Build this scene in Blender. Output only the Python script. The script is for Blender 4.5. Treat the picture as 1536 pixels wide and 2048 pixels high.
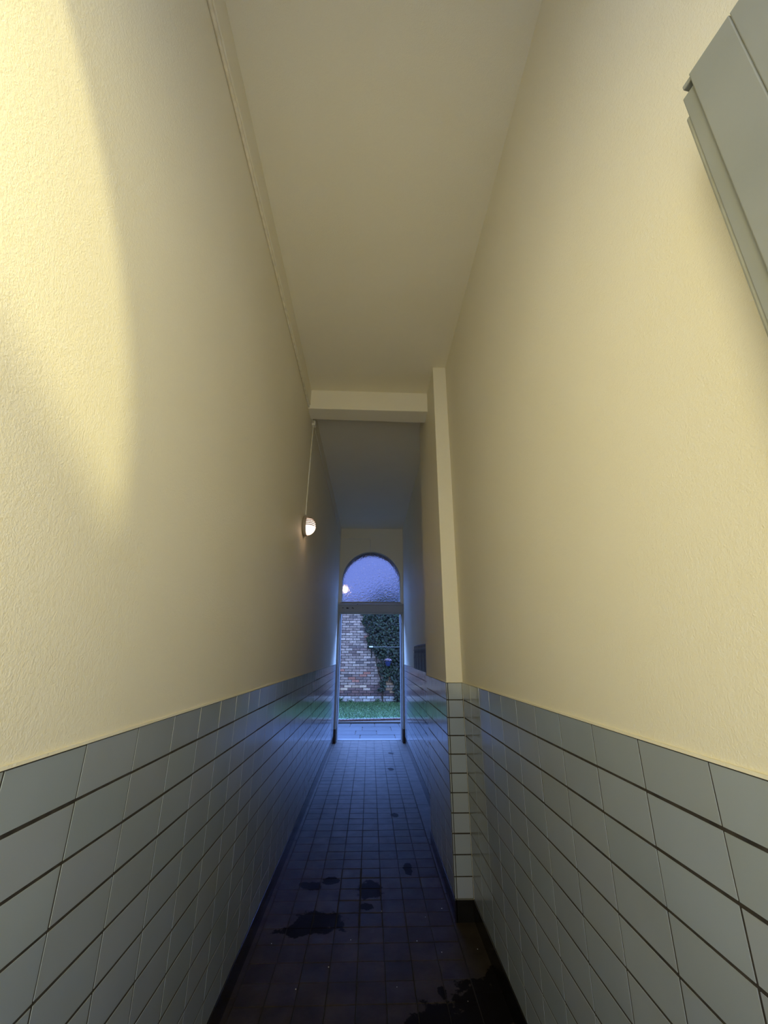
import bpy, math, random
from mathutils import Vector, Matrix
random.seed(7)
for o in list(bpy.data.objects): bpy.data.objects.remove(o)
S = bpy.context.scene
COL = S.collection
PI = math.pi

# ------------------------------------------------------------------ camera
F, PITCH, YAW, ROLL, EYE = 821.43, 0.33166, 0.031795, 0.0029416, 1.6
fw = Vector((math.sin(YAW)*math.cos(PITCH), math.cos(YAW)*math.cos(PITCH), math.sin(PITCH)))
rt = Vector((math.cos(YAW), -math.sin(YAW), 0)); up = rt.cross(fw)
r2 = rt*math.cos(ROLL)+up*math.sin(ROLL); u2 = up*math.cos(ROLL)-rt*math.sin(ROLL)
cam = bpy.data.cameras.new('camera'); co = bpy.data.objects.new('camera', cam); COL.objects.link(co)
m = Matrix((r2, u2, -fw)).transposed().to_4x4(); m.translation = Vector((0, 0, EYE))
co.matrix_world = m
cam.sensor_fit = 'HORIZONTAL'; cam.sensor_width = 36; cam.lens = 36*F/1536
cam.clip_start = 0.02; cam.clip_end = 300
S.camera = co

# ------------------------------------------------------------------ light
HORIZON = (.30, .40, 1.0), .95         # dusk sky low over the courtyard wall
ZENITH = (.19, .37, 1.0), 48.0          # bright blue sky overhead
WEST = (1.0, .84, .52), .7             # warm western sky over the street
SUN_COLOR, SUN_STRENGTH, SUN_ANGLE = (1.0, 0.90, 0.44), 1.85, 3.0
FAN_COLOR, FAN_POWER = (1.0, 0.845, 0.33), 21.2
S.view_settings.view_transform = 'Standard'; S.view_settings.look = 'None'
S.view_settings.gamma = 1; S.view_settings.exposure = 0; S.view_settings.use_curve_mapping = False
S.cycles.use_denoising = True
S.cycles.max_bounces = 12; S.cycles.diffuse_bounces = 7; S.cycles.glossy_bounces = 5; S.cycles.transmission_bounces = 8
S.cycles.sample_clamp_indirect = 15.0
S.cycles.caustics_reflective = False
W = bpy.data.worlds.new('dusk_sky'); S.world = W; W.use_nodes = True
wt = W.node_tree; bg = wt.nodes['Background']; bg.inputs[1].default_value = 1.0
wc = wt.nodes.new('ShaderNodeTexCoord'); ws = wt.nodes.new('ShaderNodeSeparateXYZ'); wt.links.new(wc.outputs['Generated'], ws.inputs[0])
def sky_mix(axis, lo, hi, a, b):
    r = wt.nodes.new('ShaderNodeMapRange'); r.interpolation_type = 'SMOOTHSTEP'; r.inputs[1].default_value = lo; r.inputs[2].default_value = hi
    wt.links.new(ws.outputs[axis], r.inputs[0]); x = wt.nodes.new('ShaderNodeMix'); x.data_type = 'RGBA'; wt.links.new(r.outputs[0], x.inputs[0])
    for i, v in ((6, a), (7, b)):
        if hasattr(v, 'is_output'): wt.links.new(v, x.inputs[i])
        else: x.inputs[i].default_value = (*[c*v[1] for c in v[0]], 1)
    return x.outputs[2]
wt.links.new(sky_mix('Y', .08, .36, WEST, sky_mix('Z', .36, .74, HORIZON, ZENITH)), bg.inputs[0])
def lamp(name, kind, loc, color, energy):
    l = bpy.data.lights.new(name, kind); l.color = color; l.energy = energy
    o = bpy.data.objects.new(name, l); o.location = loc; COL.objects.link(o); return o, l
sun_dir = Vector((-1.27, 1.29, -0.77)).normalized()     # low evening sun through the street fanlight
so, sl = lamp('sun', 'SUN', (3, -4, 6), SUN_COLOR, SUN_STRENGTH)
sl.angle = math.radians(SUN_ANGLE); so.rotation_euler = sun_dir.to_track_quat('-Z', 'Y').to_euler()
fo, fl = lamp('fanlight_daylight', 'AREA', (-0.22, -0.24, 2.05), FAN_COLOR, FAN_POWER)   # street daylight in the street doorway and fanlight
fl.shape = 'RECTANGLE'; fl.size = .68; fl.size_y = 2.1; fo.rotation_euler = (math.radians(85), 0, math.radians(-3)); fl.spread = math.radians(142)

# ------------------------------------------------------------------ measures
XL, XR, XP = -0.669, 0.690, 0.569          # walls, pier face
YP, YQ = 3.27, 4.39                        # pier front and back
YS, YE, YF = -0.25, 8.72, 9.12             # street end, courtyard end, outer face
ZC = 4.205
ZT, TW, TH = 1.397, 0.2328, 0.11634        # tile top, tile pitch
ZS = ZT-11*TH
ARX, ARR, ARS = 0.012, 0.618, 3.065        # arch of the courtyard end

# ------------------------------------------------------------------ node helper
class NT:
    def __init__(s, name):
        s.m = bpy.data.materials.new(name); s.m.use_nodes = True
        s.t = s.m.node_tree; s.b = s.t.nodes['Principled BSDF']; s.out = s.t.nodes['Material Output']
    def n(s, t, **k):
        x = s.t.nodes.new(t)
        for a, v in k.items(): setattr(x, a, v)
        return x
    def link(s, a, b): s.t.links.new(a, b)
    def set(s, i, v):
        if hasattr(v, 'is_output'): s.link(v, i)
        else: i.default_value = v
    def math(s, op, a, b=0.0, clamp=False):
        x = s.n('ShaderNodeMath', operation=op, use_clamp=clamp); s.set(x.inputs[0], a); s.set(x.inputs[1], b); return x.outputs[0]
    def pos(s): return s.n('ShaderNodeNewGeometry').outputs['Position']
    def noise(s, scale, detail=2, vec=None, rough=.5):
        x = s.n('ShaderNodeTexNoise'); x.inputs['Scale'].default_value = scale; x.inputs['Detail'].default_value = detail
        x.inputs['Roughness'].default_value = rough
        s.link(vec or s.pos(), x.inputs['Vector']); return x.outputs['Fac']
    def ramp(s, f, stops):
        x = s.n('ShaderNodeValToRGB'); e = x.color_ramp.elements
        while len(e) < len(stops): e.new(.5)
        for k, (p, c) in enumerate(stops): e[k].position = p; e[k].color = (*c, 1) if len(c) == 3 else c
        s.link(f, x.inputs[0]); return x.outputs[0]
    def mix(s, f, a, b, mode='MIX'):
        x = s.n('ShaderNodeMix', data_type='RGBA', blend_type=mode)
        s.set(x.inputs[0], f)
        for i, v in ((6, a), (7, b)): s.set(x.inputs[i], v if hasattr(v, 'is_output') else (*v, 1))
        return x.outputs[2]
    def bump(s, h, strength, dist):
        x = s.n('ShaderNodeBump'); x.inputs['Strength'].default_value = strength; x.inputs['Distance'].default_value = dist
        s.link(h, x.inputs['Height']); s.link(x.outputs[0], s.b.inputs['Normal']); return x
    def attr(s, name='tint'): return s.n('ShaderNodeAttribute', attribute_name=name)
    def col(s, v): s.set(s.b.inputs['Base Color'], v if hasattr(v, 'is_output') else (*v, 1))
    def p(s, name, v): s.set(s.b.inputs[name], v)
def plain(name, c, rough=.5, metal=0., var=.12, scale=18., bump=0.):
    t = NT(name); f = t.noise(scale, 3)
    t.col(t.ramp(f, [(.3, tuple(x*(1-var) for x in c)), (.7, tuple(min(1, x*(1+var)) for x in c))]))
    t.p('Roughness', rough); t.p('Metallic', metal)
    if bump: t.bump(f, bump, .004)
    return t.m
def glow(name, c, s):
    t = NT(name); t.col(c); t.p('Emission Color', (*c, 1)); t.p('Emission Strength', s); t.p('Roughness', .4); return t.m

def make_paint():
    t = NT('cream_wall_paint')
    f = t.noise(1.3, 3); t.col(t.ramp(f, [(.3, (.76, .715, .57)), (.7, (.79, .745, .60))]))
    t.p('Roughness', .62); t.p('Specular IOR Level', .3)
    h = t.math('ADD', t.noise(240, 3, rough=.6), t.math('MULTIPLY', t.noise(95, 2), .7))
    t.bump(h, .42, .0030); return t.m
def make_glaze():
    t = NT('grey_glazed_tile'); a = t.attr()
    c = t.mix(1, t.ramp(t.noise(3, 2), [(.3, (.275, .308, .335)), (.7, (.300, .335, .362))]), a.outputs['Color'], 'MULTIPLY')
    t.col(c); t.p('Roughness', .13); t.p('Specular IOR Level', .5)
    t.bump(t.noise(14, 2), .05, .004); return t.m
def stain_mask(t, spots, warp=.85):
    """spots: (x, y, rx, ry) spills with ragged edges"""
    pv = t.pos(); tot = None
    n1 = t.math('MULTIPLY', t.math('SUBTRACT', t.noise(11, 5, rough=.62), .5), 2.6*warp)
    for (x, y, rx, ry) in spots:
        a = t.n('ShaderNodeVectorMath', operation='SUBTRACT'); t.link(pv, a.inputs[0]); a.inputs[1].default_value = (x, y, 0)
        b = t.n('ShaderNodeVectorMath', operation='MULTIPLY'); t.link(a.outputs[0], b.inputs[0]); b.inputs[1].default_value = (1/rx, 1/ry, 0)
        l = t.n('ShaderNodeVectorMath', operation='LENGTH'); t.link(b.outputs[0], l.inputs[0])
        d = t.math('ADD', l.outputs['Value'], n1)
        k = t.math('MULTIPLY', t.math('SUBTRACT', 1.0, d), 9.0, True)
        tot = k if tot is None else t.math('MAXIMUM', tot, k)
    return tot
SPILLS = [(-.41, 3.73, .075, .06), (-.27, 3.80, .06, .06), (-.30, 3.30, .17, .13), (-.42, 3.22, .13, .07), (.02, 3.66, .10, .12), (.0, 3.46, .05, .05),
          (.323, 3.97, .035, .10), (.60, 2.62, .20, .16), (.42, 2.45, .26, .21), (.68, 2.80, .06, .11), (.385, 2.71, .025, .05),
          (.29, 5.1, .05, .06), (.33, 6.9, .05, .08), (.38, 7.9, .05, .07)]
def make_floor():
    t = NT('dark_quarry_tile'); a = t.attr()
    base = t.ramp(t.noise(7, 5, rough=.65), [(.28, (.014, .0105, .008)), (.72, (.040, .031, .024))])
    c = t.mix(1, base, a.outputs['Color'], 'MULTIPLY')
    mk = stain_mask(t, SPILLS)
    c = t.mix(mk, c, (.006, .005, .006)); t.col(c)
    r = t.math('ADD', .30, t.math('MULTIPLY', t.noise(9, 4), .22))
    t.p('Roughness', t.math('ADD', r, .08)); t.p('Specular IOR Level', t.math('SUBTRACT', .10, t.math('MULTIPLY', mk, .08)))
    t.bump(t.noise(38, 4), .18, .003); return t.m
def make_door_paint():
    t = NT('grey_door_paint')
    t.col(t.ramp(t.noise(5, 4), [(.3, (.205, .215, .195)), (.7, (.235, .243, .220))])); t.p('Roughness', .5)
    t.bump(t.noise(60, 3), .08, .002); return t.m
def make_glass():
    t = NT('textured_fanlight_glass'); t.col((.60, .66, .80)); t.p('Transmission Weight', 1.0); t.p('Roughness', .03); t.p('IOR', 1.45)
    v = t.n('ShaderNodeTexVoronoi'); v.inputs['Scale'].default_value = 30; t.link(t.pos(), v.inputs['Vector'])
    h = t.math('ADD', t.noise(24, 3), t.math('MULTIPLY', v.outputs['Distance'], .8)); t.bump(h, .85, .0110); return t.m
def make_brick():
    t = NT('old_brick'); a = t.attr()
    c = t.mix(1, a.outputs['Color'], t.ramp(t.noise(22, 4, rough=.7), [(.25, (.34, .33, .33)), (.72, (1.05, 1.03, 1.05))]), 'MULTIPLY')
    t.col(c); t.p('Roughness', .9); t.bump(t.noise(55, 4), .5, .01); return t.m
def make_leafy(name, lo, hi, rough=.45):
    t = NT(name); a = t.attr(); t.col(t.mix(a.outputs['Fac'], lo, hi)); t.p('Roughness', rough); return t.m
def make_frame_paint():
    t = NT('worn_white_frame_paint')
    chips = t.math('GREATER_THAN', t.noise(26, 4, rough=.7), .72)
    t.col(t.mix(chips, (.31, .31, .29), (.07, .06, .055))); t.p('Roughness', .5); return t.m
PAINT = make_paint(); GLAZE = make_glaze(); FLOOR = make_floor(); DOORP = make_door_paint(); GLASS = make_glass(); BRICK = make_brick()
FRAMEP = make_frame_paint()
GROUT = plain('brown_grout', (.026, .021, .017), .85, var=.5, scale=30)
FLGROUT = plain('black_joint', (.008, .007, .007), .9)
SKIRT = plain('black_glazed_skirting', (.006, .006, .007), .18)
CHIP = plain('bare_dark_wood', (.02, .016, .013), .9)
REVEAL = plain('grey_reveal_render', (.10, .10, .10), .9)
SKIRT0 = plain('street_paving', (.12, .11, .10), .8)
MORTAR = plain('dark_mortar', (.05, .042, .038), .95, var=.4, bump=.3)
WHITEMETAL = plain('white_lamp_metal', (.85, .78, .70), .4)
CABLEP = plain('painted_cable', (.72, .66, .52), .5)
CONDUIT = plain('pale_conduit', (.72, .70, .62), .5)
BLACKMETAL = plain('blue_black_metal', (.012, .012, .017), .5, 0, var=.3)
BLACKHOLE = plain('slot_dark', (.004, .004, .005), .8)
STEEL = plain('dull_steel', (.14, .15, .16), .5, .3)
IRON = plain('rusty_iron', (.035, .025, .018), .7, var=.4)
SLATE = None
BULB = glow('lit_bowl', (1.0, .66, .45), 9.0)
GLOBE = glow('lit_globe', (1.0, .62, .32), 5.0)
BLUEPOT = plain('blue_glazed_pot', (.022, .03, .10), .4)
PETAL = plain('mauve_petal', (.36, .28, .40), .7)
STEM = plain('brown_stem', (.05, .035, .02), .9)
SOIL = plain('soil', (.03, .024, .018), 1.0, bump=.5)
REDBRICK = plain('dark_red_brick', (.07, .034, .028), .85, var=.35, scale=25, bump=.4)
LEAF = make_leafy('ivy_leaf', (.0015, .004, .0025), (.036, .062, .028), .5)
GRASSM = make_leafy('grass_blade', (.014, .052, .022), (.135, .26, .10), .6)
def make_slate():
    t = NT('slate_paving'); a = t.attr()
    c = t.mix(1, t.ramp(t.noise(6, 5, rough=.65), [(.3, (.010, .012, .014)), (.7, (.022, .025, .029))]), a.outputs['Color'], 'MULTIPLY')
    t.col(c); t.p('Roughness', .65); t.p('Specular IOR Level', .12); t.bump(t.noise(14, 5), .3, .008); return t.m
SLATE = make_slate()

# ------------------------------------------------------------------ mesh builder
class MB:
    def __init__(s): s.v = []; s.f = []; s.c = []
    def face(s, pts, c=None):
        k = len(s.v); s.v += [tuple(p) for p in pts]; s.f.append(tuple(range(k, k+len(pts)))); s.c.append(c)
    def add(s, pts, faces, c=None):
        k = len(s.v); s.v += [tuple(p) for p in pts]
        for f in faces: s.f.append(tuple(i+k for i in f)); s.c.append(c)
    def box(s, x0, x1, y0, y1, z0, z1, c=None, M=None):
        p = [Vector((x, y, z)) for x in (x0, x1) for y in (y0, y1) for z in (z0, z1)]
        if M: p = [M @ q for q in p]
        s.add(p, [(0, 1, 3, 2), (4, 6, 7, 5), (0, 4, 5, 1), (2, 3, 7, 6), (0, 2, 6, 4), (1, 5, 7, 3)], c)
    def tube(s, pts, r, n=8, cap=True):
        rings = []; pts = [Vector(p) for p in pts]
        for i, p in enumerate(pts):
            d = (pts[min(i+1, len(pts)-1)]-pts[max(i-1, 0)]).normalized()
            a = d.orthogonal().normalized() if i == 0 else (last-d*last.dot(d)).normalized()
            last = a; b = d.cross(a); rr = r[i] if isinstance(r, (list, tuple)) else r
            rings.append([p+(a*math.cos(2*PI*k/n)+b*math.sin(2*PI*k/n))*rr for k in range(n)])
        k0 = len(s.v)
        for R in rings: s.v += [tuple(q) for q in R]
        for i in range(len(rings)-1):
            for k in range(n):
                s.f.append((k0+i*n+k, k0+i*n+(k+1) % n, k0+(i+1)*n+(k+1) % n, k0+(i+1)*n+k)); s.c.append(None)
        if cap:
            s.f.append(tuple(k0+k for k in reversed(range(n)))); s.c.append(None)
            s.f.append(tuple(k0+(len(rings)-1)*n+k for k in range(n))); s.c.append(None)
    def lathe(s, prof, M, n=32, a0=0., a1=2*PI):
        """prof: (radius, height) revolved around local Z, placed by M"""
        full = abs(a1-a0-2*PI) < 1e-6; cnt = n if full else n+1; k0 = len(s.v)
        for (r, h) in prof:
            for k in range(cnt):
                a = a0+(a1-a0)*k/n; s.v.append(tuple(M @ Vector((r*math.cos(a), r*math.sin(a), h))))
        for i in range(len(prof)-1):
            for k in range(n):
                k1 = (k+1) % cnt
                s.f.append((k0+i*cnt+k, k0+i*cnt+k1, k0+(i+1)*cnt+k1, k0+(i+1)*cnt+k)); s.c.append(None)
    def prism(s, outline, y0, y1):
        """outline in (x, z), extruded from y0 to y1"""
        n = len(outline)
        s.face([(x, y0, z) for x, z in outline]); s.face([(x, y1, z) for x, z in reversed(outline)])
        for i in range(n):
            (xa, za), (xb, zb) = outline[i], outline[(i+1) % n]
            s.face([(xa, y0, za), (xa, y1, za), (xb, y1, zb), (xb, y0, zb)])
    def build(s, name, mat, parent=None, smooth=False, bevel=0., loc=None, fix=True):
        me = bpy.data.meshes.new(name); me.from_pydata(s.v, [], s.f); me.materials.append(mat)
        if any(c is not None for c in s.c):
            at = me.color_attributes.new('tint', 'FLOAT_COLOR', 'CORNER'); i = 0
            for f, c in zip(s.f, s.c):
                c = c or (1, 1, 1)
                for _ in f: at.data[i].color = (*c, 1); i += 1
        if fix:
            import bmesh
            b = bmesh.new(); b.from_mesh(me); bmesh.ops.remove_doubles(b, verts=b.verts, dist=1e-5)
            bmesh.ops.recalc_face_normals(b, faces=b.faces); b.to_mesh(me); b.free()
        if smooth:
            for pl in me.polygons: pl.use_smooth = True
        o = bpy.data.objects.new(name, me); COL.objects.link(o)
        if parent: o.parent = parent; o.matrix_parent_inverse = Matrix.Translation(-parent.location) if parent.location.length else Matrix()
        if bevel:
            md = o.modifiers.new('bevel', 'BEVEL'); md.width = bevel; md.segments = 2; md.limit_method = 'ANGLE'
        if smooth and not bevel:
            me.set_sharp_from_angle(angle=math.radians(40)) if hasattr(me, 'set_sharp_from_angle') else None
        return o
def tag(o, label, cat, group=None, kind=None):
    o['label'] = label; o['category'] = cat
    if group: o['group'] = group
    if kind: o['kind'] = kind
    return o
def struct(o, label=None, cat=None):
    o['kind'] = 'structure'
    if label: o['label'] = label
    if cat: o['category'] = cat
    return o
def empty(name, loc, rz=0., scale=(1, 1, 1)):
    o = bpy.data.objects.new(name, None); o.location = loc; o.scale = scale; o.rotation_euler = (0, 0, rz); o.empty_display_size = .1; COL.objects.link(o)
    return o
def child(o, p):
    o.parent = p; return o
def arc_pts(cx, cz, r, a0, a1, n): return [(cx+r*math.cos(a0+(a1-a0)*i/n), cz+r*math.sin(a0+(a1-a0)*i/n)) for i in range(n+1)]
def copy_tree(o, parent=None):
    c = o.copy(); COL.objects.link(c)
    if parent: c.parent = parent
    for ch in list(o.children): copy_tree(ch, c)
    return c

# ------------------------------------------------------------------ setting: shell of the passage
b = MB(); b.box(XL-.3, XL, YS-.06, YF-.02, -.1, ZC+.2)
b.box(XL-.01, XL+.0045, YS, YE, ZT-.001, ZT+.006)
struct(b.build('wall_left', PAINT), 'long cream wall on the left above grey tiles, with the sunlit patch', 'wall')
b = MB(); b.box(XR, XR+.3, YS-.06, YF-.02, -.1, ZC+.2)
b.box(XR-.0045, XR+.01, YS, YP, ZT-.001, ZT+.006); b.box(XR-.0045, XR+.01, YQ, YE, ZT-.001, ZT+.006)
struct(b.build('wall_right', PAINT), 'long cream wall on the right above grey tiles', 'wall')
b = MB(); b.box(XP, XR+.05, YP, YQ, -.05, ZC+.05); b.box(XP-.0045, XP+.01, YP, YQ, ZT-.001, ZT+.006); b.box(XP-.0045, XR, YP-.0045, YP+.01, ZT-.001, ZT+.006)
struct(b.build('wall_pier', PAINT, bevel=.004), 'cream pier standing out from the right wall', 'pier')
b = MB(); b.box(XL-.3, XR+.3, YS-.06, YF-.02, ZC, ZC+.25)
struct(b.build('ceiling', PAINT), 'flat cream passage ceiling', 'ceiling')
b = MB(); x0, x1 = XL-.01, XP+.01
pts = [(x0, 3.675, 3.985), (x1, 3.69, 3.985), (x1, 3.915, 3.985), (x0, 3.885, 3.985)]
b.add(pts+[(x, y, ZC+.05) for x, y, z in pts], [(0, 1, 2, 3), (4, 7, 6, 5), (0, 4, 5, 1), (1, 5, 6, 2), (2, 6, 7, 3), (3, 7, 4, 0)])
struct(b.build('ceiling_beam', PAINT, bevel=.006), 'cream beam crossing the ceiling at the pier', 'beam')

# courtyard end wall (its outer face is the back of the building)
def arched_outline(x0, x1, z0, z1, cx, r, spring, n=40, sill=None):
    a = arc_pts(cx, spring, r, PI, 0, n)
    return [(x0, z0), (cx-r, z0)]+a+[(cx+r, z0), (x1, z0), (x1, z1), (x0, z1)]
b = MB(); b.prism(arched_outline(-9, 11, -.1, 11.5, ARX, ARR+.022, ARS), YE, YF)
struct(b.build('wall_end', PAINT), 'cream end wall with the arched opening to the courtyard', 'wall')
# raised archivolt around the fanlight
b = MB()
oo = arc_pts(ARX, ARS, ARR+.135, 0, PI, 40); ii = arc_pts(ARX, ARS, ARR, 0, PI, 40)
xo = min(ARX+ARR+.135, XR-.002)
def clampx(q): return (max(XL+.002, min(XR-.002, q[0])), q[1])
for k in range(40):
    q = [clampx(oo[k]), clampx(oo[k+1]), ii[k+1], ii[k]]
    b.face([(x, YE-.022, z) for x, z in q]); b.face([(x, YE+.02, z) for x, z in reversed(q)])
    for (p1, p2) in ((q[0], q[1]), (q[2], q[3])): b.face([(p1[0], YE-.022, p1[1]), (p1[0], YE+.02, p1[1]), (p2[0], YE+.02, p2[1]), (p2[0], YE-.022, p2[1])])
for sx, xi in ((XL+.002, ARX-ARR), (XR-.002, ARX+ARR)):
    b.box(min(sx, xi), max(sx, xi), YE-.022, YE+.02, 2.6, ARS)
struct(b.build('trim_1', PAINT), 'raised plaster moulding around the arched fanlight', 'moulding')

b = MB(); o_ = arc_pts(ARX, ARS, ARR+.03, 0, PI, 40); i_ = arc_pts(ARX, ARS, ARR-.004, 0, PI, 40)
for k in range(40):
    for (p1, p2) in ((o_[k], o_[k+1]), (i_[k+1], i_[k])): b.face([(p1[0], YE+.082, p1[1]), (p1[0], YF+.03, p1[1]), (p2[0], YF+.03, p2[1]), (p2[0], YE+.082, p2[1])])
    for y in (YE+.082, YF+.03): b.face([(o_[k][0], y, o_[k][1]), (o_[k+1][0], y, o_[k+1][1]), (i_[k+1][0], y, i_[k+1][1]), (i_[k][0], y, i_[k][1])])
struct(b.build('trim_9', REDBRICK), 'dark brick arch on the courtyard side of the fanlight', 'arch')
for nm, xa, xb in (('trim_10', ARX-ARR-.03, ARX-ARR-.003), ('trim_11', ARX+ARR+.003, ARX+ARR+.03)):
    b = MB(); b.box(xa, xb, YE+.088, YF+.02, 0, ARS)
    struct(b.build(nm, REVEAL), 'dull grey outer reveal of the courtyard doorway, ' + ('left' if xa < 0 else 'right') + ' side', 'reveal')

# street end wall with the fanlight behind the viewer
b = MB(); b.prism(arched_outline(XL-.3, XR+.3, -.1, ZC+.2, 0.03, .64, 2.76), YS-.06, YS)
struct(b.build('wall_entrance', PAINT), 'street end wall behind the viewer', 'wall')
b = MB(); b.box(-6, 8, -1.6, -1.35, -.1, 3.345)  # unseen wall added to cut off the low sun below the fanlight
struct(b.build('wall_sun_block', PAINT), 'unseen wall added behind the viewer to block the low sun', 'wall')
b = MB(); b.box(-6, 8, -1.6, YS-.4, -.1, -.01)
struct(b.build('street_ground', SKIRT0), 'street pavement behind the viewer', 'pavement')

# ------------------------------------------------------------------ floor
b = MB(); b.box(XL-.02, XR+.02, YS-.45, YF+.05, -.12, -.004)
fl_o = struct(b.build('floor', FLGROUT), 'dark tiled passage floor', 'floor')
FT = .1475
def tile_field(mb, to3, us, vs, gap_u, gap_v, h, ch, tone=.06, tilt=.0):
    """chamfered tiles: to3(u, v, w) -> point"""
    for (ua, ub) in us:
        for (va, vb) in vs:
            a, c, d, e = ua+gap_u/2, ub-gap_u/2, va+gap_v/2, vb-gap_v/2
            if c-a < .004 or e-d < .004: continue
            j = [random.uniform(-tilt, tilt) for _ in range(4)]; k = 1+random.uniform(-tone, tone)
            lo = [to3(a, d, 0), to3(c, d, 0), to3(c, e, 0), to3(a, e, 0)]
            q = min(ch, (c-a)*.3)
            hi = [to3(a+q, d+q, h+j[0]), to3(c-q, d+q, h+j[1]), to3(c-q, e-q, h+j[2]), to3(a+q, e-q, h+j[3])]
            # keep the four corners in one plane
            hi[3] = tuple(hi[0][i]+hi[2][i]-hi[1][i] for i in range(3))
            tint = (k*(1+random.uniform(-.02, .02)), k, k*(1+random.uniform(-.02, .02)))
            mb.add(lo+hi, [(4, 5, 6, 7), (0, 1, 5, 4), (1, 2, 6, 5), (2, 3, 7, 6), (3, 0, 4, 7)], tint)
def cuts(lo, hi, phase, pitch):
    k = math.ceil((lo-phase)/pitch-1e-6); r = [lo]
    while phase+k*pitch < hi-1e-4:
        if phase+k*pitch > lo+1e-4: r.append(phase+k*pitch)
        k += 1
    r.append(hi); return list(zip(r[:-1], r[1:]))
b = MB(); flat = lambda u, v, w: (u, v, w-.004)
cols = cuts(-.634, .548, -.044, FT); rows = cuts(YS-.4, YF-.01, 3.235, FT)
for (ra, rb) in rows:
    sh = random.uniform(-.002, .002)
    worn = 2.9 < (ra+rb)/2 < 4.2
    for (ca, cb) in cols:
        xm = (ca+cb)/2
        g = .013 if (worn and -.25 < xm < .1 and ra > 3.2 and rb < 4.05) else random.choice((.0035, .0045, .006))
        tile_field(b, flat, [(ca, cb)], [(ra+sh, rb+sh)], g*.8, g, .004, .0012, .22, .0004)
    y1 = rb
tile_field(b, flat, [(XL, -.634)], cuts(YS-.4, YF, 0, .9), .003, .003, .004, .001, .1)
tile_field(b, flat, [(.548, XR)], cuts(YS-.4, YP, 0, .9), .003, .003, .004, .001, .12)
tile_field(b, flat, [(.548, XP)], cuts(YP, YQ, 0, .9), .003, .003, .004, .001, .1)
tile_field(b, flat, [(.548, XR)], cuts(YQ, YF, 0, .9), .003, .003, .004, .001, .1)
ft = child(b.build('floor_tiles', FLOOR, fix=False), fl_o)
# tiny pale flecks trodden onto the floor
b = MB()
for (x, y) in [(.50, 3.42), (.30, 3.10), (-.09, 3.12), (.43, 3.0), (.64, 3.02), (.16, 2.75), (-.55, 3.1), (.62, 2.50), (-.2, 2.9), (.5, 2.65), (.1, 3.4), (.38, 3.33), (-.35, 2.75), (.2, 2.45)]:
    r = random.uniform(.0015, .0035); n = 6
    top = [(x+r*math.cos(2*PI*k/n)*random.uniform(.6, 1.3), y+r*math.sin(2*PI*k/n)*random.uniform(.6, 1.3), .0015) for k in range(n)]
    b.face(top); 
    for k in range(n): b.face([top[k], top[(k+1) % n], (top[(k+1) % n][0], top[(k+1) % n][1], 0), (top[k][0], top[k][1], 0)])
tag(b.build('paint_flecks', plain('pale_fleck', (.6, .6, .58), .6)), 'tiny pale flecks scattered over the near dark floor', 'flecks', kind='stuff')

# ------------------------------------------------------------------ glazed wall tiles and skirting
RV = [(ZT-(j+1)*TH, ZT-j*TH) for j in range(11)]
def wall_tiles(name, to3, us, label, gv=.0066, gu=.0050, backing=None):
    g = MB()
    u0, u1 = us[0][0], us[-1][1]
    g.add([to3(u0, ZS, .0009), to3(u1, ZS, .0009), to3(u1, ZT, .0009), to3(u0, ZT, .0009), to3(u0, ZS, -.004), to3(u1, ZS, -.004), to3(u1, ZT, -.004), to3(u0, ZT, -.004)],
          [(0, 1, 2, 3), (4, 7, 6, 5), (0, 4, 5, 1), (1, 5, 6, 2), (2, 6, 7, 3), (3, 7, 4, 0)])
    o = struct(g.build(name, GROUT), label, 'tiling')
    t = MB()
    for r, (za, zb) in enumerate(RV):
        extra = .004 if r == 0 else 0
        for (ua, ub) in us:
            tile_field(t, to3, [(ua+random.uniform(-.0005, .0005), ub)], [(za, zb)], gu*random.uniform(.7, 1.3), gv*random.uniform(.75, 1.25), .0021, .0005, .035, .0001)
    child(t.build('glazed_tiles', GLAZE, fix=False), o)
wall_tiles('trim_2', lambda u, v, w: (XL+w, u, v), cuts(YS, YE-.01, .8899, TW), 'grey glazed tiling along the foot of the left wall')
wall_tiles('trim_3', lambda u, v, w: (XR-w, u, v), cuts(YS, YP-.001, .9304, TW), 'grey glazed tiling on the right wall, nearer than the pier')
wall_tiles('trim_4', lambda u, v, w: (XR-w, u, v), cuts(YQ, YE-.01, .9304, TW), 'grey glazed tiling on the right wall beyond the pier')
wall_tiles('trim_5', lambda u, v, w: (XP-w, u, v), cuts(YP+.0006, YQ, 3.30, TW), 'grey glazed tiling on the long side of the pier')
wall_tiles('trim_6', lambda u, v, w: (u, YP-w, v), [(XP-.0045, XP+.0095), (XP+.0095, XR-.003)], 'column of grey tiles on the front of the pier', gu=.0045)
def skirt(name, bx, label):
    g = MB(); g.box(*bx); struct(g.build(name, SKIRT, bevel=.002), label, 'skirting')
skirt('baseboard_left', (XL-.01, XL+.006, YS, YE, -.01, ZS-.001), 'black glazed skirting along the left wall')
skirt('baseboard_right', (XR-.006, XR+.01, YS, YP, -.01, ZS-.001), 'black glazed skirting on the right wall, nearer than the pier')
skirt('baseboard_rear', (XR-.006, XR+.01, YQ, YE, -.01, ZS-.001), 'black glazed skirting on the right wall beyond the pier')
g = MB(); g.box(XP-.006, XP+.01, YP-.006, YQ, -.01, ZS-.001); g.box(XP+.0, XR-.006, YP-.006, YP+.01, -.01, ZS-.001)
struct(g.build('baseboard_pier', SKIRT, bevel=.002), 'black glazed skirting round the foot of the pier', 'skirting')

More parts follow.
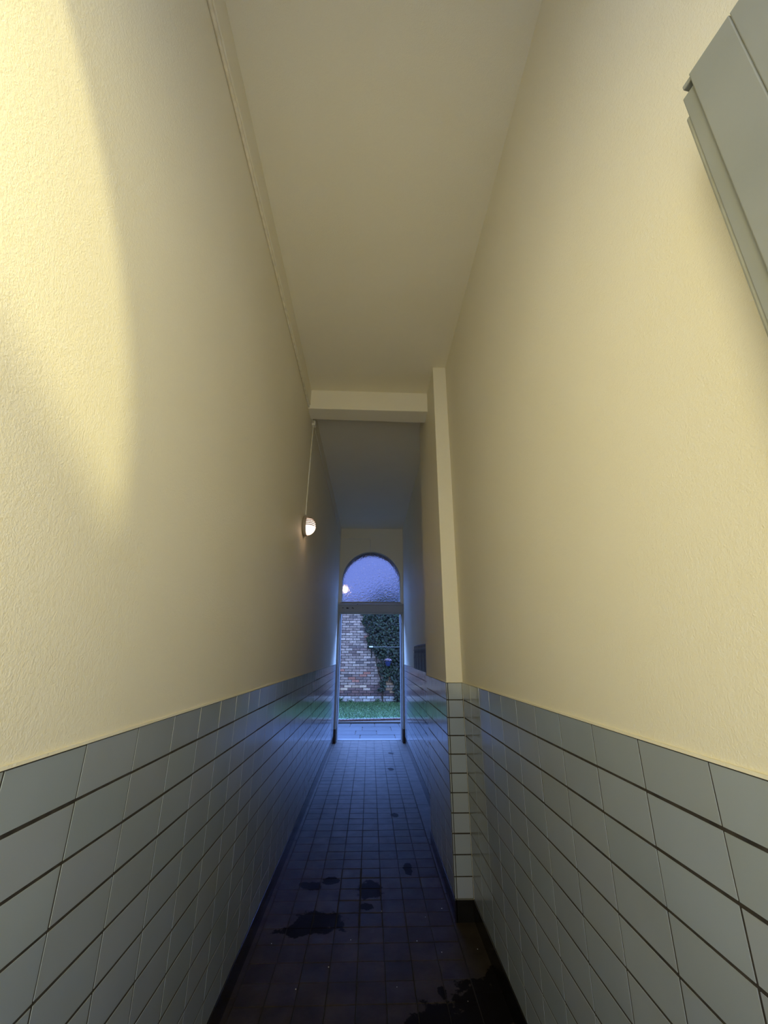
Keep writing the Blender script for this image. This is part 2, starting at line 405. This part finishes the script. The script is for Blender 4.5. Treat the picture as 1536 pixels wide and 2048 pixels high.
# cove board under the ceiling on the left
b = MB(); b.box(XL-.01, XL+.022, YS, 3.68, 4.022, ZC+.01)
struct(b.build('trim_7', PAINT, bevel=.003), 'cream board along the top of the left wall', 'board')
b = MB(); b.box(XL-.01, XL+.008, 3.89, YE, 4.03, ZC+.01)
struct(b.build('trim_8', PAINT, bevel=.003), 'cream board at the top of the left wall beyond the beam', 'board')

# ------------------------------------------------------------------ courtyard doorway: frame, transom, fanlight
w1 = struct(empty('window_1', (ARX, YE+.05, 2.6)), 'arched fanlight of textured glass above the courtyard doorway', 'window')
def part(mb, name, mat, root, **k):
    for i, v in enumerate(mb.v): mb.v[i] = tuple(Vector(v)-root.location)
    o = mb.build(name, mat, **k); o.parent = root; return o
b = MB(); o_ = [(ARX-ARR-.022, 2.585), (ARX+ARR+.022, 2.585)]+arc_pts(ARX, ARS, ARR+.022, 0, PI, 40)
i_ = [(ARX-ARR+.012, 2.62), (ARX+ARR-.012, 2.62)]+arc_pts(ARX, ARS, ARR-.012, 0, PI, 40)
n = len(o_)
for k in range(n):
    k1 = (k+1) % n; q = [o_[k], o_[k1], i_[k1], i_[k]]
    b.face([(x, YE+.03, z) for x, z in q]); b.face([(x, YE+.075, z) for x, z in reversed(q)])
    b.face([(i_[k][0], YE+.03, i_[k][1]), (i_[k1][0], YE+.03, i_[k1][1]), (i_[k1][0], YE+.075, i_[k1][1]), (i_[k][0], YE+.075, i_[k][1])])
part(b, 'window_frame', FRAMEP, w1)
b = MB(); b.prism([(ARX-ARR-.005, 2.605), (ARX+ARR+.005, 2.605)]+arc_pts(ARX, ARS, ARR+.005, 0, PI, 40), YE+.050, YE+.056)
part(b, 'glass_pane', GLASS, w1)
dw = struct(empty('door_1', (ARX, YE+.05, 0)), 'white doorway frame open to the courtyard', 'doorway')
b = MB(); b.box(XL-.01, XR+.01, YE-.045, YE+.10, 2.395, 2.575); b.box(XL-.01, XR+.01, YE-.055, YE+.03, 2.535, 2.575)
part(b, 'transom', FRAMEP, dw, bevel=.006)
b = MB(); b.box(ARX-ARR-.02, ARX+ARR+.02, YE+.0, YE+.09, 2.37, 2.396); part(b, 'head_rail', FRAMEP, dw, bevel=.003)
for (cx, cz, w, h) in ((-.564, 2.484, .022, .008), (-.470, 2.484, .034, .012), (-.372, 2.486, .014, .010), (-.350, 2.478, .010, .012), (-.268, 2.558, .014, .006)):
    b = MB(); n = 9; q = [(cx+w*math.cos(2*PI*i/n)*random.uniform(.6, 1.2), cz+h*math.sin(2*PI*i/n)*random.uniform(.6, 1.2)) for i in range(n)]
    b.prism(q, YE-(.0562 if cz > 2.53 else .0462), YE-.044); part(b, 'paint_chip', CHIP, dw)
for xa, xb in ((XL-.01, -.622), (.648, XR+.01)):
    b = MB(); b.box(xa, xb, YE-.012, YE+.085, .24, 2.395); part(b, 'jamb', FRAMEP, dw, bevel=.004)
    b = MB(); b.box(xa, xb-.0 if xa < 0 else xb, YE-.014, YE+.087, 0, .24); part(b, 'jamb_foot', IRON, dw, bevel=.003)
b = MB(); b.box(-.64, .66, YF-.13, YF+.04, -.02, .006); part(b, 'sill', plain('sill_stone', (.025, .025, .025), .8), dw, bevel=.003)

# ------------------------------------------------------------------ open street door leaf beside the viewer
lx, ly, lz = .565, .462, 2.605            # its top free corner
ang = math.atan2(.164, 1.064)
d3 = struct(empty('door_3', (lx, ly, 0), ang), 'grey painted street door leaf standing open against the right wall', 'door')
def leaf(mb, name, mat, root, **k): o = mb.build(name, mat, **k); o.parent = root; return o
# boards of the leaf: a narrow gap between the two
b = MB(); b.box(0, .045, -.1061, -.030, .02, lz); b.box(.0, .045, -.70, -.1070, .02, lz); b.box(.003, .04, -.13, -.08, .02, lz-.002)
leaf(b, 'door_panel', DOORP, d3, bevel=.002)
b = MB(); b.box(.010, .040, -.032, -.003, .02, lz-.017); b.box(.004, .042, -.034, -.012, lz-.010, lz)
leaf(b, 'meeting_rebate', DOORP, d3, bevel=.002)
b = MB(); b.box(.014, .036, -.004, .006, .02, lz-.058); leaf(b, 'edge_strip', plain('pale_edge_strip', (.27, .275, .235), .5), d3, bevel=.004)

# ------------------------------------------------------------------ wall lamp
lamp_c = Vector((XL, 3.90, 2.785))
L = tag(empty('wall_lamp', lamp_c, scale=(.95, .79, .79)), 'lit round bulkhead lamp with louvred hood on the left wall', 'lamp')
MX = Matrix(((0, 0, 1, 0), (0, 1, 0, 0), (-1, 0, 0, 0), (0, 0, 0, 1)))     # local Z -> world X
b = MB(); b.lathe([(0, 0), (.118, 0), (.128, .006), (.130, .030), (.124, .038), (0, .038)], MX, 48); leaf(b, 'base', plain('lamp_base', (.30, .25, .21), .5), L, smooth=True)
dome = [(.112*math.cos(t), .038+.085*math.sin(t)) for t in [PI/2*k/14 for k in range(15)]]
b = MB(); b.lathe(dome, MX, 32, math.radians(-74), math.radians(74)); leaf(b, 'glass_bowl', BULB, L, smooth=True)
b = MB(); b.lathe(dome, MX, 32, math.radians(74), math.radians(286)); leaf(b, 'upper_bowl', glow('dim_lit_bowl', (1.0, .78, .64), 2.0), L, smooth=True)
hood = MB()
for k in range(5):
    z0 = -.012+k*.0225; z1 = z0+.0105
    for zz, ww in ((z0, z1),):
        ring = []
        for q in range(25):
            a = -PI/2+PI*q/24
            rr = math.sqrt(max(0.0004, .119**2-zz**2)); ring.append((rr, a))
        def P(rr, a, z, extra=0):
            k2 = .079/.112
            return (.036+(rr*math.cos(a))*k2+extra*math.cos(a), rr*math.sin(a)+extra*math.sin(a), z)
        for q in range(24):
            (ra, aa), (rb, ab) = ring[q], ring[q+1]
            o1, o2 = P(ra, aa, zz, .007), P(rb, ab, zz, .007); o3, o4 = P(rb, ab, ww, .003), P(ra, aa, ww, .003)
            n1, n2, n3, n4 = P(ra, aa, zz, -.008), P(rb, ab, zz, -.008), P(rb, ab, ww, -.012), P(ra, aa, ww, -.012)
            hood.face([o1, o2, o3, o4]); hood.face([n4, n3, n2, n1]); hood.face([o4, o3, n3, n4]); hood.face([n1, n2, o2, o1])
leaf(hood, 'louvred_hood', plain('louvre_gap_shade', (.20, .13, .09), .5), L)  # brown bands paint in the shade between the pale fins of the hood
b = MB(); b.lathe([(0, .128), (.008, .126), (.010, .118), (.009, .108)], MX, 16); leaf(b, 'front_screw', WHITEMETAL, L, smooth=True)
b = MB(); M2 = Matrix.Translation((.045, 0, -.112)) @ Matrix.Rotation(PI, 4, 'X'); b.lathe([(.012, -.012), (.012, .004), (.006, .014), (0, .016)], M2, 16); leaf(b, 'bottom_screw', WHITEMETAL, L, smooth=True)

# electrical run
JB = Vector((XL, 4.01, 4.0))
j = tag(empty('junction_box', JB), 'small cream junction box high on the left wall behind the beam', 'junction box')
b = MB(); b.box(0, .032, -.032, .032, -.030, .030); leaf(b, 'box', CONDUIT, j, bevel=.004)
b = MB(); b.box(.032, .038, -.028, .028, -.026, .026); leaf(b, 'cover', CONDUIT, j, bevel=.002)
def cable(name, pts, r, mat, label):
    c = MB(); c.tube(pts, r, 8); return tag(c.build(name, mat, smooth=True), label, 'cable')
cable('lamp_cable', [(XL+.014, 4.008, 3.975), (XL+.010, 3.99, 3.8), (XL+.009, 3.96, 3.4), (XL+.009, 3.925, 3.05), (XL+.014, 3.905, 2.905)], .0052, CONDUIT, 'thin pale cable dropping down the left wall to the lit lamp')
cable('ceiling_cable', [(XL+.008, YS+.01, 4.008), (XL+.009, 1.0, 4.008), (XL+.008, 2.0, 4.010), (XL+.009, 3.2, 4.008), (XL+.008, 3.7, 4.0), (XL+.010, 3.985, 4.0)], .009, CABLEP, 'cream painted cable along the lower edge of the board at the left ceiling edge')
cable('wall_cable', [(XL+.010, 4.04, 4.0), (XL+.007, 4.6, 4.012), (XL+.007, 6.5, 4.0), (XL+.007, YE-.02, 3.968)], .005, CABLEP, 'thin cable along the left wall beyond the beam')
cable('end_wall_cable', [(XL+.012, YE-.009, 3.966), (-.4, YE-.009, 3.969), (-.030, YE-.009, 3.972), (-.018, YE-.009, 3.962), (-.017, YE-.010, 3.85), (-.016, YE-.030, 3.83), (-.014, YE-.030, 3.69)], .0075, CONDUIT, 'pale conduit turning down to the top of the arch on the end wall')
c = MB(); c.tube([(XL+.02, 3.668, 4.20), (XL+.018, 3.668, 4.10), (XL+.02, 3.668, 4.03)], .005, 8)
tag(c.build('beam_cable', CABLEP, smooth=True), 'short cable stub in the corner where the beam meets the left wall', 'cable')

# ------------------------------------------------------------------ mailboxes beyond the pier
BW = .298
def make_mailbox():
    r = empty('mailbox', (0, 0, 0))
    g = MB(); g.box(-.085, 0, .004, BW-.004, 0, .262)
    pr = [(-.085, .262), (0, .262), (0, .305), (-.03, .305), (-.085, .285)]
    g.prism(pr, .004, BW-.004)
    leaf(g, 'body', BLACKMETAL, r, bevel=.004)
    g = MB(); g.box(-.092, -.085, .016, BW-.016, .012, .185); d = leaf(g, 'door', BLACKMETAL, r, bevel=.003)
    for yy in (BW*.26, BW*.74):
        g = MB(); g.lathe([(0, .0), (.020, .0), (.020, .002), (0, .002)], Matrix.Translation((-.0852, yy, .212)) @ Matrix.Rotation(-PI/2, 4, 'Y'), 16)
        leaf(g, 'viewing_hole', BLACKHOLE, r)
    for k in range(3):
        g = MB(); yc = .05+k*.099
        g.add([(-.088, yc-.036, .246), (-.088, yc+.036, .246), (-.088, yc, .284), (-.084, yc-.036, .246), (-.084, yc+.036, .246), (-.084, yc, .284)], [(0, 1, 2), (5, 4, 3), (0, 3, 4, 1), (1, 4, 5, 2), (2, 5, 3, 0)])
        leaf(g, 'hood_ornament', STEEL, r)
    g = MB(); g.box(-.093, -.085, .01, BW-.01, .190, .198); g.box(-.093, -.085, .01, BW-.01, .230, .238); leaf(g, 'letter_flap', BLACKMETAL, r, bevel=.002)
    g = MB(); g.lathe([(0, .0), (.012, .0), (.012, .006), (0, .008)], Matrix.Translation((-.092, BW*.5, .15)) @ Matrix.Rotation(-PI/2, 4, 'Y'), 16); leaf(g, 'lock', STEEL, d)
    return r
mb0 = make_mailbox()
order = ['farthest dark mailbox of the row on the tiled ledge beyond the pier', 'second dark mailbox from the courtyard doorway, beside the farthest one', 'dark mailbox in the middle of the row beyond the pier',
         'dark mailbox next to the one the pier half hides', 'nearest dark mailbox, half hidden behind the pier edge']
for k in range(5):
    o = mb0 if k == 0 else copy_tree(mb0)
    o.location = (XR, 5.925-BW*(k+1), ZT+.0095); tag(o, order[k], 'mailbox', 'mailboxes on the right wall')

# ------------------------------------------------------------------ courtyard
b = MB(); b.box(-9, 11, YF, 11.05+.35, -.3, -.012); b.box(-9, 11, 11.05, 16, -.3, .03)
gr = struct(b.build('courtyard_ground', SOIL), 'ground of the courtyard', 'ground')
b = MB()
yy = YF+.04
for dpt in (.42, .47, .50, .52, .45):
    xx = -5.2+random.uniform(0, .4)
    while xx < 5.2:
        ww = random.uniform(.42, .72)
        tile_field(b, lambda u, v, w: (u, v, w-.012), [(xx, xx+ww)], [(yy, yy+dpt)], .012, .012, .012, .004, .13, .001)
        xx += ww
    yy += dpt
struct(b.build('courtyard_paving', SLATE, fix=False), 'blue grey stone paving between the doorway and the lawn', 'paving')
# brick edging of the lawn: each brick on end
EA = math.atan2(.21, 1.634)
def edge_y(x): return 11.13+(x+.797)*math.tan(EA)
g = MB(); g.box(-.038, .038, 0, .11, 0, .082)
eb = g.build('edging_brick', REDBRICK, bevel=.006)
for k in range(-16, 18):
    o = eb if k == -16 else eb.copy()
    if o is not eb: COL.objects.link(o)
    x = k*.0845*math.cos(EA); o.location = (x, edge_y(x), -.012+random.uniform(-.004, .004)); o.rotation_euler = (0, 0, EA+random.uniform(-.03, .03))
    tag(o, 'dark red brick on end in the row edging the lawn', 'brick', 'edging bricks along the lawn')
# lawn
YB = 14.87
b = MB(); 
P4 = [(-6, edge_y(-6)+.125), (7, edge_y(7)+.125), (7, YB-.012), (-6, YB-.012)]
b.add([(x, y, .03) for x, y in P4]+[(x, y, .072) for x, y in P4], [(0, 3, 2, 1), (4, 5, 6, 7), (0, 1, 5, 4), (1, 2, 6, 5), (2, 3, 7, 6), (3, 0, 4, 7)], (.25, .25, .25))
lawn_rng = random.Random(3)
def blade(mb, x, y, z, h, w, rng):
    a = rng.uniform(0, PI); le = rng.uniform(0, 2*PI); l = h*rng.uniform(.2, .8)
    dx, dy = math.cos(a)*w, math.sin(a)*w; c = rng.random()**1.3; c = (c, c, c)
    tx, ty = x+math.cos(le)*l, y+math.sin(le)*l; mx, my = x+math.cos(le)*l*.35, y+math.sin(le)*l*.35
    mb.add([(x-dx, y-dy, z), (x+dx, y+dy, z), (mx+dx*.7, my+dy*.7, z+h*.6), (mx-dx*.7, my-dy*.7, z+h*.6), (tx, ty, z+h)], [(0, 1, 2, 3), (3, 2, 4)], c)
for k in range(30000):
    near = k < 22000
    x = lawn_rng.uniform(-1.7, 1.8) if near else lawn_rng.uniform(-5, 5.5)
    y = lawn_rng.uniform(edge_y(x)+.15, YB-.05)
    blade(b, x, y, .068, lawn_rng.uniform(.025, .060), lawn_rng.uniform(.004, .008), lawn_rng)
tag(b.build('lawn_grass', GRASSM, fix=False), 'short green grass of the courtyard lawn between brick edging and brick wall', 'grass', kind='stuff')
# brick boundary wall
BH, BL, BY = .0835, .252, YB
WX0, WX1, WZ = -5.0, 6.0, 3.34
b = MB(); b.box(WX0, WX1, BY+.012, BY+.24, 0, WZ-.01)
bw = struct(b.build('wall_courtyard', MORTAR), 'weathered brick boundary wall behind the lawn', 'wall')
b = MB(); rg = random.Random(11); r = 0; z = .02
pal = [(.44, .32, .27), (.38, .28, .24), (.52, .39, .33), (.34, .24, .21), (.44, .34, .29), (.28, .19, .17), (.58, .45, .38)]
while z < WZ-.02:
    x = WX0+(0 if r % 2 else -.126)
    while x < WX1:
        xl = max(x, WX0)+.006; xr_ = min(x+BL, WX1)-.006
        if xr_-xl > .03:
            c = rg.choice(pal); k = rg.uniform(.75, 1.15)
            if rg.random() < .025: c = (.50, .22, .16)
            if rg.random() < .07: c = (.20, .15, .14)
            if .25 < z < .42: c = rg.choice([(.20, .12, .11), (.26, .15, .13), (.16, .11, .11)])
            elif .42 <= z < .60 : c = rg.choice([(.70, .52, .38), (.66, .50, .40), (.24, .15, .14), (.62, .44, .32)])
            elif z <= .25: c = rg.choice([(.62, .58, .55), (.70, .66, .62), (.45, .40, .38)])
            if .5 < x+.1 < .9 and .3 < z < .95 and rg.random() < .6: c = (.72, .44, .26)
            c = tuple(q*k for q in c)
            dz = rg.uniform(-.003, .003); dy = rg.uniform(-.008, .006)
            tile_field(b, lambda u, v, w: (u, BY+.014-w, v), [(xl, xr_)], [(z+dz, z+BH-.010+dz)], 0, 0, .014+dy*.8+.004, .005, 0, .002)
            for q in range(5): b.c[-1-q] = c
        x += BL
    z += BH; r += 1
child(b.build('bricks', BRICK, fix=False), bw)

# ivy on the right of the brick wall
iv = tag(empty('ivy', (1.2, BY, .07)), 'dark green ivy climbing the right side of the brick wall', 'ivy')
def ivy_in(x, z):
    if z > 3.25 and z > 3.25+max(0, min(1, (x+.1)*1.1))*1.0+.12*math.sin(x*7): return False
    e = .05*math.sin(z*9)+.04*math.sin(z*23+1)
    if z > 2.9: lim = -.33
    elif z > 1.72: lim = -.30+(2.95-z)*.25
    elif z > 1.386: lim = .006+(1.72-z)*.98
    elif z > .9: lim = .334
    else: lim = .36
    if x < lim+e: return False
    if z < .42 and x < .80+e: return False
    if z < .98 and .55+e*.6 < x < .82+e*.6: return z > .80+.1*math.sin(x*30) 
    return True
rg = random.Random(5); b = MB(); cnt = 0
while cnt < 9500:
    near = cnt < 6500
    x = rg.uniform(-.45, 1.7) if near else rg.uniform(1.6, 5.0); z = rg.uniform(.06, 3.6 if near and rg.random() < .8 else 4.4)
    if not ivy_in(x, z): continue
    cnt += 1
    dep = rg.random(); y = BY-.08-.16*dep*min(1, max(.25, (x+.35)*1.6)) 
    s = rg.uniform(.030, .052)
    nrm = Vector((rg.uniform(-.6, .6), -1, rg.uniform(-.15, 1.1))).normalized()
    dn = Vector((rg.uniform(-.4, .4), 0, -1)); dn = (dn-nrm*dn.dot(nrm)).normalized(); sd = nrm.cross(dn)
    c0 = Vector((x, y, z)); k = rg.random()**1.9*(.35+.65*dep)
    pts = [c0-dn*s*.7, c0-dn*s*.75+sd*s*.6, c0+sd*s*.95-dn*s*.05, c0+sd*s*.42+dn*s*.25, c0+dn*s*1.15, c0-sd*s*.42+dn*s*.25, c0-sd*s*.95-dn*s*.05, c0-dn*s*.75-sd*s*.6, c0+nrm*(-s*.18)]
    b.add(pts, [(8, i, (i+1) % 8) for i in range(8)], (k, k, k))
for i, v in enumerate(b.v): b.v[i] = tuple(Vector(v)-iv.location)
leaf(b, 'foliage', LEAF, iv, fix=False)
b = MB()
for (x0, x1, zt) in ((.44, .1, 2.6), (.95, .6, 3.4), (1.0, 1.2, 4.0), (1.5, 2.2, 4.1), (2.6, 3.0, 4.1), (3.9, 4.3, 4.1)):
    b.tube([(x0+(x1-x0)*t+.05*math.sin(t*9)-1.2, -.045, (min(zt, 3.3)-.07)*t) for t in [k/10 for k in range(11)]], [.02-.0014*k for k in range(11)], 7)
leaf(b, 'stems', STEM, iv, smooth=True)
# weeds along the foot of the brick wall
def weed(name, x, s, label):
    w = empty(name, (x, BY-.10, .07)); g = MB(); rr = random.Random(int(x*100)+50)
    for k in range(60):
        a = rr.uniform(0, 2*PI); l = rr.uniform(.04, .13)*s; h = rr.uniform(.02, .14)*s; c = rr.random()*.5
        c0 = Vector((math.cos(a)*l, math.sin(a)*l*.6, h)); q = Vector((rr.uniform(-1, 1), rr.uniform(-1, 0), rr.uniform(.2, 1))).normalized(); t = q.orthogonal().normalized(); u = q.cross(t); s2 = .028*s
        g.add([c0-t*s2, c0+u*s2*.6, c0+t*s2, c0-u*s2*.6], [(0, 1, 2, 3)], (c, c, c))
    leaf(g, 'leaves', GRASSM, w, fix=False)
    g = MB()
    for k in range(8):
        a = k*PI/4; g.tube([(0, 0, 0), (math.cos(a)*.04*s, math.sin(a)*.03*s, .06*s), (math.cos(a)*.09*s, math.sin(a)*.05*s, .10*s)], .003, 5)
    leaf(g, 'stalks', STEM, w); tag(w, label, 'weed')
weed('weed', -1.0, 1.2, 'leafy weed at the foot of the brick wall by the left jamb')
weed('weed', -.62, .75, 'smaller weed at the foot of the brick wall, left of the bare stretch')
weed('weed', .28, .8, 'low weed at the brick wall foot below the ivy strand')

# drying rail with the hanging flower pot
YR = 14.42
k_ = YR/14.
dr = tag(empty('drying_rail', (.03*k_, YB, 1.806)), 'thin horizontal metal rail in front of the ivy', 'rail')
RO = dr.location
def rpart(mb, name, mat, **k):
    for i, v in enumerate(mb.v): mb.v[i] = tuple(Vector(v)-RO)
    return leaf(mb, name, mat, dr, **k)
b = MB(); b.tube([(.0, YR, 1.806), (2.0, YR, 1.806)], .013, 10); rpart(b, 'bar', STEEL, smooth=True)
b = MB(); b.tube([(-.02, YR, 1.808), (.10, YR, 1.808)], .024, 12); rpart(b, 'end_cap', plain('white_plastic', (.75, .76, .78), .4), smooth=True)
for x in (.06, 1.9):
    b = MB(); b.tube([(x, YR, 1.806), (x, YB+.02, 1.806)], .011, 8); b.tube([(x, YR, 1.80), (x, YB+.01, 1.50)], .009, 8); b.box(x-.02, x+.02, YB-.012, YB+.02, 1.46, 1.86)
    rpart(b, 'wall_bracket', IRON)
px = .605
hp = tag(empty('hanging_pot', (px, YR, 1.205)), 'blue pot of pale mauve flowers hanging from the rail', 'flower pot')
b = MB(); b.lathe([(0, 0), (.060, .002), (.082, .05), (.108, .13), (.116, .150), (.108, .150), (.098, .13), (0, .125)], Matrix(), 28); leaf(b, 'pot', BLUEPOT, hp, smooth=True)
rg = random.Random(9); b = MB()
for k in range(110):
    a = rg.uniform(0, 2*PI); r = .125*math.sqrt(rg.random()); h = .15+.10*math.sqrt(max(0, 1-(r/.14)**2))*rg.uniform(.35, 1); s = rg.uniform(.014, .024)
    c0 = Vector((r*math.cos(a), r*math.sin(a), h)); q = Vector((math.cos(a)*r*8, math.sin(a)*r*8, .6)).normalized(); t = q.orthogonal().normalized(); u = q.cross(t)
    ring = [c0+(t*math.cos(2*PI*i/10)+u*math.sin(2*PI*i/10))*s*(1 if i % 2 else .55)+q*.004 for i in range(10)]
    b.add(ring+[c0], [(10, i, (i+1) % 10) for i in range(10)])
leaf(b, 'flowers', PETAL, hp, fix=False)
b = MB()
for k in range(90):
    a = rg.uniform(0, 2*PI); r = .13*math.sqrt(rg.random()); c0 = Vector((r*math.cos(a), r*math.sin(a), .14+rg.uniform(0, .05))); s = .02
    q = Vector((rg.uniform(-1, 1), rg.uniform(-1, 1), .5)).normalized(); t = q.orthogonal().normalized(); u = q.cross(t); c = rg.random()*.5
    b.add([c0-t*s, c0+u*s*.5, c0+t*s, c0-u*s*.5], [(0, 1, 2, 3)], (c, c, c))
leaf(b, 'leaves', LEAF, hp, fix=False)
b = MB()
for k in range(3):
    a = k*2*PI/3+.3; b.tube([(.11*math.cos(a), .11*math.sin(a), .145), (0, 0, .33)], .0022, 5)
b.tube([(0, 0, .33), (0, 0, .585), (.0, .012, .612), (0, 0, .622), (0, -.012, .612)], .004, 6); leaf(b, 'hanger', STEEL, hp)

# outdoor globe lamp on a bracket, seen as a glow through the fanlight
gl = tag(empty('outdoor_lamp', (-.90, YF, 2.95)), 'lit globe lamp outside, glowing through the left side of the fanlight glass', 'lamp')
b = MB(); b.lathe([(0, 0), (.05, 0), (.05, .02), (.03, .03), (0, .03)], Matrix.Rotation(-PI/2, 4, 'X'), 20); leaf(b, 'wall_plate', IRON, gl, smooth=True)
b = MB(); b.tube([(0, .02, 0), (.06, .12, .0), (.2, .17, .01), (.29, .18, .05), (.328, .18, .10), (.328, .18, .095)], .009, 8); leaf(b, 'arm', IRON, gl, smooth=True)
b = MB(); b.lathe([(0, .035), (.025, .03), (.045, -.0)], Matrix.Translation((.328, .18, .075)), 20); leaf(b, 'cap', IRON, gl, smooth=True)
b = MB(); b.lathe([(.062*math.sin(PI*k/16), -.074*math.cos(PI*k/16)) for k in range(17)], Matrix.Translation((.328, .18, .010)), 24); leaf(b, 'globe', GLOBE, gl, smooth=True)
